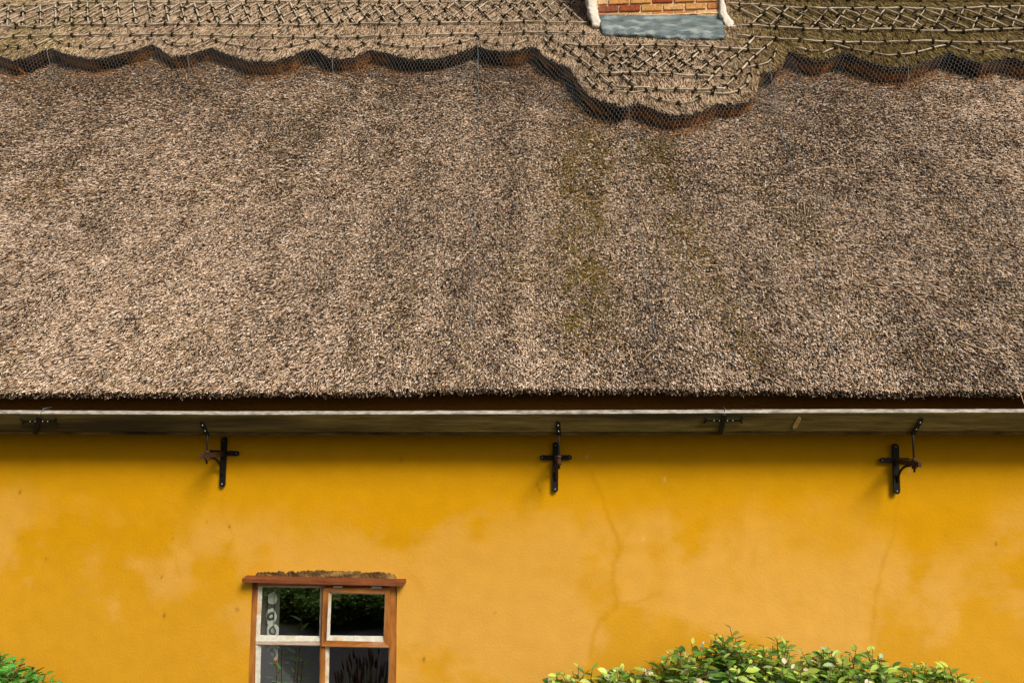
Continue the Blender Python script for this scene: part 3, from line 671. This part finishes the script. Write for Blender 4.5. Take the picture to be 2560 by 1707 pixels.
def bolt(bm, p, nrm, r=.004, h=.004):
    p = Vector(p); s = nrm.orthogonal().normalized(); t = nrm.cross(s)
    A = [bm.verts.new(p+(s*math.cos(k*math.pi/4)+t*math.sin(k*math.pi/4))*r) for k in range(8)]; B = [bm.verts.new(v.co+nrm*h-(v.co-p)*.35) for v in A]
    bm.faces.new(B)
    for i in range(8): bm.faces.new([A[i], A[(i+1) % 8], B[(i+1) % 8], B[i]])
OUT = Vector((0, -1, 0))
def bracket(vt, vb, cl_, cr_, arm_px, strap_top, strap_bot, armdir, n_):
    root = bpy.data.objects.new('gutter_bracket', None); C.objects.link(root); root.parent = cottage
    y0 = -.016
    a = on_y(*vt, y0); b = on_y(*vb, y0); root.location = b
    def child(name, bm, mat): o = bm_obj(name, bm, mat, root); o.location = -root.location; return o
    bm = bmesh.new(); flat_bar(bm, a+Vector((0, 0, -.017)), b+Vector((0, 0, .017)), .037, .014, OUT)
    child('wall_bar', bm, M_iron)
    bm = bmesh.new(); c1 = on_y(*cl_, y0); c2 = on_y(*cr_, y0); flat_bar(bm, c1, c2, .030, .0115, OUT); child('cross_bar', bm, M_iron)
    xm = (a.x+b.x)/2; zc = (c1.z+c2.z)/2
    RY = GBY+.006
    rx = on_y(*strap_bot, RY).x
    # arm: flat bar standing on edge, from wall to beyond the hanger rod
    bm = bmesh.new(); endy = -.315
    p0 = Vector((xm+.0, -.028, zc-.004)); p1 = Vector((rx, RY, zc-.006)); p2 = Vector((rx+(rx-xm)*.15, endy, zc-.006))
    for q0, q1 in ((p0, p1), (p1, p2)):
        d = (q1-q0).normalized(); s = d.cross(Vector((0, 0, 1))).normalized(); V8 = []
        for q in (q0, q1):
            for sx in (-1, 1):
                for sz in (-1, 1): V8.append(bm.verts.new(q+s*.009*sx+Vector((0, 0, .015*sz))))
        for f in ((0,1,3,2),(4,6,7,5),(0,4,5,1),(2,3,7,6),(0,2,6,4),(1,5,7,3)): bm.faces.new([V8[i] for i in f])
    child('arm', bm, M_rust)
    bm = bmesh.new(); q = Vector((xm+.004*armdir, -.036, b.z+.075)); P = []
    for k in range(11):
        t = k/10*math.pi/2; P.append(Vector((q.x*(1)+((rx-xm)*.75)*(1-math.cos(t)), q.y-.15*(1-math.cos(t)), q.z+(zc-.022-q.z)*math.sin(t))))
    add_tube(bm, P, .0075, 6); child('curved_brace', bm, M_iron)
    sb = on_gutter(*strap_bot, .003); stp = on_gutter(*strap_top, .003)
    bm = bmesh.new(); add_tube(bm, [(rx, RY, zc-.055), (rx, RY, zc+.02), (rx, RY, (zc+sb.z)/2), (sb.x, sb.y+.0, sb.z+.004)], .0062, 8); child('hanger_rod', bm, M_iron)
    for za, zb_ in ((.010, .026), (-.034, -.020)):
        bm = bmesh.new(); add_tube(bm, [(rx, RY, zc+za), (rx, RY, zc+zb_)], .015, 6); child('nut', bm, M_rust)
    bm = bmesh.new(); flat_bar(bm, stp, sb, .027, .006, fn); child('strap', bm, M_iron)
    for p_, n_2, r_2 in [(stp.lerp(sb, k)+fn*.009, fn, .004) for k in (.14, .62)]+[(b+Vector((0, -.014, .018)), OUT, .0045), (a+Vector((0, -.014, -.018)), OUT, .0035), (c1+Vector((0, -.0115, 0)), OUT, .0035), (c2+Vector((0, -.0115, 0)), OUT, .0035)]:
        bm = bmesh.new(); bolt(bm, p_, n_2, r_2); child('bolt_head', bm, M_zinc)
bracket((562, 1093), (557, 1216), (527, 1130), (593, 1133), None, (506, 1056), (519, 1085), -1, 0)
bracket((1389, 1105), (1388, 1229), (1356, 1143), (1424, 1143), None, (1395, 1056), (1397, 1086), 0, 1)
bracket((2237, 1109), (2241, 1234), (2204, 1150), (2268, 1150), None, (2302, 1048), (2282, 1084), 1, 2)
# joint plates where gutter lengths meet
def joint_plate(px, x0, x1, y0, y1, y2, faint):
    bm = bmesh.new(); a = on_gutter(x0, y1, .002); b = on_gutter(x1, y1, .002)
    flat_bar(bm, a, b, .014, .007, fn)
    for (q, s) in ((a, -1), (b, 1)):
        flat_bar(bm, q, q+Vector((s*.012, 0, 0))+gd*.020, .010, .007, fn); flat_bar(bm, q, q+Vector((s*.012, 0, 0))-gd*.020, .010, .007, fn)
    o = bm_obj('joint_plate', bm, M_iron, gutter)
    bm = bmesh.new(); flat_bar(bm, on_gutter(px+3, y0, .004), on_gutter(px-8, y2, .004), .026, .009, fn, rnd=False)
    bm_obj('joint_strap', bm, M_iron, gutter)
    for k in (.22, .38, .62, .78):
        bm = bmesh.new(); bolt(bm, a.lerp(b, k)+fn*.007, fn, .003); bm_obj('joint_bolt', bm, M_zinc, gutter)
    bm = bmesh.new(); p = on_gutter(px+3, y0, .008); add_tube(bm, [p, on_gutter(px+3, 1036, .006), topc.lerp(topc, 0)*0+Vector((p.x+.01, GOY+.02, GOZ+.03)), Vector((p.x+.012, GOY+.1, GOZ+.04))], .0022, 5); bm_obj('tie_wire', bm, M_wire, gutter)
joint_plate(1808, 1766, 1850, 1036, 1049, 1084, 0)
joint_plate(96, 60, 138, 1040, 1051, 1083, 1)
# pale split in the front board
bm = bmesh.new(); P = [on_gutter(*p, .0015) for p in ((1997,1040),(2003,1046),(1999,1056),(1992,1068),(1984,1072),(1981,1066),(1988,1052))]
f1 = [bm.verts.new(p) for p in P]; f2 = [bm.verts.new(p+fn*.002) for p in P]; bm.faces.new(f2); bm.faces.new(f1[::-1])
for i in range(7): bm.faces.new([f1[i], f1[(i+1) % 7], f2[(i+1) % 7], f2[i]])
bm_obj('splintered_patch', bm, noise_mat('fresh_split_wood', (.30, .18, .05), (.48, .33, .12), 30, .9), gutter)

# ---------------------------------------------------------------- window
win = bpy.data.objects.new('window', None); C.objects.link(win); win.parent = cottage
FY = -.012
def quad_member(bm, pa, pb, pc, pd, y0, y1):        # four photo corners on the wall plane -> a solid timber
    add_prism(bm, [wp(*p, FY) for p in (pa, pb, pc, pd)], y0, y1)
BOT = 1890
bm = bmesh.new()
quad_member(bm, (634,1457),(645,1457),(624+22,1700),(640,BOT+10)[:2] if False else (641,1700), FY, .07) if False else None
add_prism(bm, [wp(*p) for p in ((633,1456),(646,1456),(640,1600),(636,1707),(634,BOT),(618,BOT),(623,1707),(628,1600))], FY, .08)
bm_obj('jamb', bm, M_frame, win)
bm = bmesh.new(); add_prism(bm, [wp(*p) for p in ((974,1456),(989,1456),(992,1600),(991,1707),(990,BOT),(970,BOT),(972,1707),(976,1600))], FY, .08); bm_obj('jamb', bm, M_frame, win)
bm = bmesh.new(); add_prism(bm, [wp(*p) for p in ((646,1455),(974,1455),(974,1464),(646,1464))], FY+.002, .08); bm_obj('head_rail', bm, M_frameH, win)
bm = bmesh.new(); add_prism(bm, [wp(*p) for p in ((805,1464),(816,1464),(814,1612),(811,BOT),(800,BOT),(802,1612))], FY+.001, .08); bm_obj('mullion', bm, M_frame, win)
bm = bmesh.new(); add_prism(bm, [wp(*p) for p in ((641,1601),(802,1603),(802,1611),(640,1609))], FY+.003, .08)
bm_obj('transom', bm, noise_mat('bleached_wood', (.42, .28, .18), (.66, .55, .46), 20, .8, .2, .5, 60, stretch=(.4, 2, 2)), win)
bm = bmesh.new(); add_prism(bm, [wp(*p) for p in ((618,BOT),(990,BOT),(990,BOT+26),(618,BOT+26))], -.05, .08); bm_obj('sill', bm, M_board, win)
# light: putty frame and pane
def ring(bm, outer, inner, y0, y1):
    O = [wp(*p) for p in outer]; I = [wp(*p) for p in inner]; n = 10
    def sub(P): 
        r = []
        for i in range(4):
            a, b = P[i], P[(i+1) % 4]
            for k in range(n): s = k/n; r.append((a[0]*(1-s)+b[0]*s, a[1]*(1-s)+b[1]*s))
        return r
    O, I = sub(O), sub(I); N = len(O); j = lambda: random.uniform(-.0014, .0014)
    of = [bm.verts.new((p[0], y0, p[1])) for p in O]; If = [bm.verts.new((p[0]+j(), y1-.004, p[1]+j())) for p in I]; ob = [bm.verts.new((p[0], y1, p[1])) for p in O]; ib = [bm.verts.new((p[0], y1, p[1])) for p in I]
    for i in range(N):
        k = (i+1) % N; bm.faces.new([of[i], of[k], If[k], If[i]]); bm.faces.new([of[i], ob[i], ob[k], of[k]]); bm.faces.new([If[i], If[k], ib[k], ib[i]])
def pane(inner, y):
    bm = bmesh.new(); P = [wp(*p) for p in inner]; bm.faces.new([bm.verts.new((p[0], y, p[1])) for p in P]); return bm_obj('glass_pane', bm, M_glass, win)
lights = [([(646,1464),(805,1464),(801,1602),(640,1601)], [(654,1468),(799,1470),(796,1591),(648,1588)], .014),
          ([(640,1610),(801,1612),(799,BOT),(635,BOT)], [(651,1613),(798,1616),(795,BOT-8),(643,BOT-8)], .014),
          ([(812,1613),(975,1615),(971,BOT),(809,BOT)], [(822,1618),(970,1621),(966,BOT-8),(817,BOT-8)], .014)]
for o_, i_, y_ in lights:
    bm = bmesh.new(); ring(bm, o_, i_, FY+.008, y_+.004); bm_obj('putty_bead', bm, M_putty, win); pane(i_, y_)
# opening casement in front of the frame, top right
bm = bmesh.new(); CO = [(812,1465),(977,1465),(977,1613),(808,1610)]; CI = [(825,1476),(966,1480),(963,1600),(820,1596)]
for a_, b_, m_ in ((0, 1, 1), (1, 2, 0), (2, 3, 1), (3, 0, 0)):
    P = [wp(*CO[a_]), wp(*CO[b_]), wp(*CI[b_]), wp(*CI[a_])]; add_prism(bm, P, -.036, .012, mi=m_)
cas = bm_obj('casement', bm, [M_frame, M_frameH], win)
bm = bmesh.new(); ci2 = [(830,1482),(963,1485),(960,1588),(826,1586)]; ring(bm, CI, ci2, -.030, -.008)
bm_obj('putty_bead', bm, M_putty, win); pane(ci2, -.012)
for ha, hb in ((838, 860), (933, 957)):
    bm = bmesh.new(); add_box(bm, wp(ha, 1460)[0], wp(hb, 1460)[0], -.042, -.03, wp(838, 1465)[1], wp(838, 1460)[1]); bm_obj('hinge', bm, M_zinc, win)
# projecting drip board
bm = bmesh.new(); dy = -.085
A = [on_y(605,1448,dy), on_y(1009,1452,dy)]; zt_ = on_y(605,1440,dy)
x0_, x1_ = A[0].x, A[1].x; zb = on_y(605,1455,dy).z; zf = on_y(605,1446,dy).z
n = 24; secs = []
for i in range(n+1):
    s = i/n; x = x0_+(x1_-x0_)*s; dz = -(4/425)*s
    q = [(dy, zb), (dy, zf), (-.004, zf+.006), (-.004, zb+.004)]
    secs.append([bm.verts.new((x, yy, zz+dz+random.uniform(-.0008, .0008))) for yy, zz in q])
for i in range(n):
    for k in range(4): bm.faces.new([secs[i][k], secs[i][(k+1) % 4], secs[i+1][(k+1) % 4], secs[i+1][k]])
bm.faces.new(secs[0][::-1]); bm.faces.new(secs[-1]); bm_obj('drip_board', bm, M_board, win)
# rough mortar above it
bm = bmesh.new(); top_ = [(638,1436),(645,1425),(668,1424),(676,1426),(685,1422),(740,1421),(800,1420),(850,1422),(900,1424),(950,1426),(978,1428),(990,1434),(992,1442)]
n = 90; g = []
for i in range(n+1):
    px = 634+(992-634)*i/n; ty = float(np.interp(px, [p[0] for p in top_], [p[1] for p in top_]))+random.uniform(-.5, .5)+1.3*math.sin(i*.37)*math.sin(i*.11)
    col_ = []
    for q in range(6):
        w_ = q/5; py = ty*(1-w_)+1446*w_; yy = -.003-(.012*w_+random.uniform(-.003, .004))*(1 if q else 0)
        x, z = wp(px, py); col_.append(bm.verts.new((x, yy if q else .004, z)))
    g.append(col_)
for i in range(n):
    for q in range(5): bm.faces.new([g[i][q], g[i+1][q], g[i+1][q+1], g[i][q+1]])
bm_obj('rough_mortar', bm, M_rough, win)

# ---------------------------------------------------------------- curtain (hangs in the room)
def curtain_mat():
    m, t, b = new_mat('curtain_cloth', .9, .1); N = t.nodes; L = t.links
    tc = N.new('ShaderNodeTexCoord'); mp = N.new('ShaderNodeMapping'); mp.inputs['Scale'].default_value = (11, 0.01, 8.5); L.new(tc.outputs['Object'], mp.inputs[0])
    vo = N.new('ShaderNodeTexVoronoi'); vo.feature = 'F1'; vo.inputs['Scale'].default_value = 1; vo.inputs['Randomness'].default_value = .55; L.new(mp.outputs[0], vo.inputs['Vector'])
    r = N.new('ShaderNodeValToRGB'); r.color_ramp.interpolation = 'CONSTANT'; e = r.color_ramp.elements
    e[0].position = 0; e[0].color = (.62, .66, .56, 1); e[1].position = .17; e[1].color = (.10, .09, .075, 1)
    x = e.new(.27); x.color = (.66, .70, .60, 1); x = e.new(.45); x.color = (.13, .12, .10, 1)
    L.new(vo.outputs['Distance'], r.inputs[0]); L.new(r.outputs[0], b.inputs['Base Color']); return m
bm = bmesh.new(); x0_, z1_ = wp(643, 1462); x1_ = wp(684, 1462)[0]; n = 26; g = []
for i in range(n+1):
    x = x0_-.03+(x1_-x0_+.05)*i/n; yy = .075+.010*math.sin(i*.75)
    g.append([bm.verts.new((x-.02*(1-zz), yy+.006*math.sin(zz*4+i), .78+(z1_+.10-.78)*zz)) for zz in [k/12 for k in range(13)]])
for i in range(n):
    for k in range(12): bm.faces.new([g[i][k], g[i+1][k], g[i+1][k+1], g[i][k+1]])
cur = bm_obj('curtain', bm, curtain_mat(), smooth=True)
cur['label'] = 'grey curtain with pale leaf shapes hanging behind the left window panes'; cur['category'] = 'curtain'
md = cur.modifiers.new('thick', 'SOLIDIFY'); md.thickness = .002

# ---------------------------------------------------------------- plants
def leaves(name, P, D, Nn, L, W, cols, parent, fold=.25, curl=.3):
    n = len(P); D = D/np.linalg.norm(D, axis=1)[:, None]; S = np.cross(D, Nn); S /= np.maximum(1e-6, np.linalg.norm(S, axis=1))[:, None]; M = np.cross(S, D)
    prof = [(0, 0), (.22, .36), (.5, .5), (.78, .34), (1, 0)]; vs = []
    L_ = L[:, None]; W_ = W[:, None]
    for (a_, w_) in prof:
        c = P+D*L_*a_-M*L_*curl*a_*a_*.5; e = M*W_*fold*w_*1.0
        if w_ == 0: vs.append(c)
        else: vs += [c-S*W_*w_+e, c, c+S*W_*w_+e]
    V = np.stack(vs, 1); k = V.shape[1]; i = np.arange(n)[:, None]*k
    q = [[1,4,5,2],[2,5,6,3],[4,7,8,5],[5,8,9,6]]; t = [[0,1,2],[0,2,3],[7,10,8],[8,10,9]]
    quads = np.concatenate([i+np.array([x]) for x in q]); tris = np.concatenate([i+np.array([x]) for x in t])
    cc = np.repeat(cols[:, None, :], k, 1); cc[:, [2, 5, 8]] *= 1.18 if k > 8 else 1
    return link(name, np_mesh(name, V.reshape(-1, 3), quads=quads, tris=tris, cols=cc.reshape(-1, 3), mats=[M_leaf], smooth=True), parent)
def shrub(name, label, prof_px, yfront, yback, nshoot, seed, leafL=(.05, .085), cat='shrub', ramp=None, bright=1.0, low=.25, prof=None, spray=.0):
    r = np.random.default_rng(seed); rr = random.Random(seed)
    pr = prof or [(lambda p: (p.x, p.z))(on_y(x, y, (yfront+yback)/2)) for x, y in prof_px]
    xs = np.array([p[0] for p in pr]); zs = np.array([p[1] for p in pr])
    root = thing(name, label, cat, ((xs[0]+xs[-1])/2, (yfront+yback)/2, 0)); bm = bmesh.new(); P, D, Nn, Ls, Ws, Cs = [], [], [], [], [], []
    off = Vector(root.location)
    for s in range(nshoot):
        x = r.uniform(xs[0], xs[-1]); q = r.random(); y = yfront+(yback-yfront)*r.random()
        yn = (y-(yfront+yback)/2)/((yback-yfront)/2)
        ztop = float(np.interp(x, xs, zs)); ztop = ztop*(1-.10*yn*yn)-r.exponential(.05)-(.02 if r.random() < .7 else -.01)
        if r.random() < .45: ztop *= r.uniform(low, 1)
        ztop = max(.08, ztop); Ls_ = r.uniform(.14, .32); lean = Vector((r.normal(0, .35), r.normal(0, .3)+.35*yn, 1)).normalized()
        tip = Vector((x, y, ztop)); base = tip-lean*Ls_; n_ = int(Ls_/.020)
        add_tube(bm, [base-off, (base+tip)/2+Vector((r.normal(0, .008), r.normal(0, .008), 0))-off, tip-off], [.0042, .0034, .0016], 5)
        ph = r.uniform(0, 6.28)
        for k in range(n_):
            f = (k+.5)/n_; p = base.lerp(tip, f); a = ph+k*2.4; h = Vector((math.cos(a), math.sin(a), 0)); up_ = .25+.7*f*r.random()
            d = (h+Vector((0, 0, up_-.35*(1-f)))).normalized(); P.append(p-off); D.append(d)
            nn_ = (Vector((0, 0, 1))-h*.35+Vector((r.normal(0, .45), r.normal(0, .45), 0))); Nn.append(nn_.normalized())
            ll = r.uniform(*leafL)*(1-.55*f*f); Ls.append(ll); Ws.append(ll*r.uniform(.42, .56))
            t_ = r.random()
            if f > .80 and t_ < .4: c = (.38, .50, .09)
            elif f > .95 and t_ < .7: c = (.62, .50, .38)
            elif t_ < .34: c = (.10, .22, .030)
            elif t_ < .60: c = (.17, .31, .05)
            elif t_ < .74: c = (.31, .40, .07)
            elif t_ < .83: c = (.30, .42, .24)
            elif t_ < .95: c = (.06, .15, .035)
            else: c = (.45, .50, .12)
            if ramp: c = ramp(t_, f)
            Cs.append(np.array(c)*r.uniform(.8, 1.2)*bright)
    # main woody stems from the ground
    for s in range(max(6, nshoot//60)):
        x = r.uniform(xs[0]+.05, xs[-1]-.05); y = r.uniform(yfront, yback)*.8+.2*(yfront+yback)/2; zt2 = float(np.interp(x, xs, zs))*.85
        add_tube(bm, [Vector((x, y, -.02))-off, Vector((x+r.normal(0, .04), y, zt2*.5))-off, Vector((x+r.normal(0, .08), y, zt2))-off], [.014, .010, .005], 6)
    bm_obj('stems', bm, M_bark, root, smooth=True)
    fo = leaves('foliage', np.array([tuple(p) for p in P]), np.array([tuple(p) for p in D]), np.array([tuple(p) for p in Nn]), np.array(Ls), np.array(Ws), np.array(Cs), root)
    return root
prof_r = [(1362,1707),(1385,1684),(1430,1686),(1450,1672),(1475,1672),(1500,1695),(1535,1662),(1575,1668),(1600,1690),(1640,1650),(1665,1655),(1685,1625),(1700,1604),(1740,1606),(1775,1612),(1800,1590),(1830,1572),(1860,1596),(1895,1600),
          (1930,1612),(1960,1594),(1985,1608),(2015,1640),(2050,1642),(2080,1612),(2120,1612),(2150,1600),(2185,1608),(2200,1650),(2240,1655),(2262,1648),(2290,1655),(2330,1655),(2352,1640),(2380,1664),(2420,1678),(2470,1690),(2495,1708)]
shrub('broadleaf_shrub', 'wide glossy green and yellow leaved shrub growing against the wall on the right', prof_r, -.72, -.08, 980, 5, leafL=(.058, .130), bright=1.35)
# the few long shoots that stand clear of the mass
shrub('broadleaf_shrub', 'small green leaved shrub in the bottom left corner by the wall', [(-260,1625),(-150,1610),(-60,1622),(0,1642),(40,1648),(75,1668),(105,1682),(135,1700)], -.62, -.08, 330, 9, leafL=(.07, .105), bright=1.3,
      ramp=lambda t, f: (.05, .21, .03) if t < .45 else (.09, .31, .05) if t < .8 else (.18, .38, .08))
# plants across the lane, mirrored in the panes
def dark(t, f): return (.06, .14, .02) if t < .5 else (.12, .24, .035) if t < .82 else (.30, .36, .07)
shrub('hedge_shrub', 'dark green shrub across the lane, mirrored in the upper right pane', None, -7.6, -5.9, 1300, 15, leafL=(.07, .12), ramp=dark, low=.3, bright=2.2, prof=[(-3.5, .30), (-3.2, .46), (-2.8, .55), (-2.4, .48), (-2.0, .50), (-1.7, .3)])
shrub('hedge_shrub', 'low dark green shrub across the lane, mirrored in the upper left pane', None, -7.8, -6.15, 900, 17, leafL=(.07, .12), ramp=dark, low=.2, bright=1.8, prof=[(-5.6, .3), (-5.0, .45), (-4.4, .56), (-4.0, .5), (-3.6, .3)])
# lavender and leafy perennial in the bed in front of the window (seen mirrored)
def lavender(x, y, label, seed, h=1.2):
    r = random.Random(seed); root = thing('lavender_plant', label, 'lavender', (x, y, 0)); bm = bmesh.new(); bs = bmesh.new()
    for k in range(90):
        a = r.uniform(0, 6.28); q = r.random()**.6; tp = Vector((math.cos(a)*q*.30, math.sin(a)*q*.18, h*r.uniform(.78, 1.0)-.1*q)); b = Vector((tp.x*.3, tp.y*.3, 0))
        m_ = b.lerp(tp, .6)-Vector((tp.x*.12, tp.y*.12, 0)); add_tube(bm, [b, m_, tp], [.004, .003, .002], 4)
        add_tube(bs, [tp-(tp-m_).normalized()*.01, tp+(tp-m_).normalized()*.025, tp+(tp-m_).normalized()*.06], [.006, .009, .003], 5, 0, .3)
        for j in range(3):
            p = m_.lerp(tp, r.uniform(0, .6)); d = Vector((r.uniform(-1, 1), r.uniform(-1, 1), 1.2)).normalized(); add_tube(bm, [p, p+d*.05], [.004, .001], 3)
    bm_obj('stalks', bm, noise_mat('lavender_stalk', (.05, .08, .02), (.11, .15, .05), 8), root); bm_obj('flower_spikes', bs, noise_mat('dry_flower', (.05, .03, .04), (.10, .06, .08), 30), root)
lx = wp(925, 1660)[0]*1.22
lavender(lx+.02, -1.05, 'tall dry lavender plant in the bed below the window', 3, 1.17)
def perennial(x, y, label, seed, h, flower=True):
    r = random.Random(seed); root = thing('leafy_perennial', label, 'plant', (x, y, 0)); bm = bmesh.new(); P, D, N_, Ls, Ws, Cs = [], [], [], [], [], []
    for k in range(5):
        tp = Vector((r.uniform(-.16, .16), r.uniform(-.08, .08), h*r.uniform(.72, 1))); b = Vector((tp.x*.4, 0, 0)); add_tube(bm, [b, b.lerp(tp, .5), tp], [.007, .005, .003], 5)
        for j in range(26):
            f = .3+.7*j/26; p = b.lerp(tp, f); a = j*2.4; d = Vector((math.cos(a), math.sin(a), .5)); P.append(tuple(p)); D.append(tuple(d)); N_.append((0, 0, 1)); Ls.append(r.uniform(.07, .13)); Ws.append(.028); Cs.append((.07, .17, .03))
        if flower and k < 2:
            for j in range(8):
                a = j*.8; P.append(tuple(tp)); D.append((math.cos(a)*.6, math.sin(a)*.6, 1)); N_.append((math.cos(a), math.sin(a), .3)); Ls.append(.05); Ws.append(.02); Cs.append((.6, .45, .08))
    bm_obj('stems', bm, M_bark, root); leaves('foliage', np.array(P, float), np.array(D, float), np.array(N_, float), np.array(Ls), np.array(Ws), np.array(Cs), root)
perennial(wp(720, 1600)[0]*1.2, -1.0, 'leafy perennial with yellow flowers in the bed below the left panes', 4, 1.42)
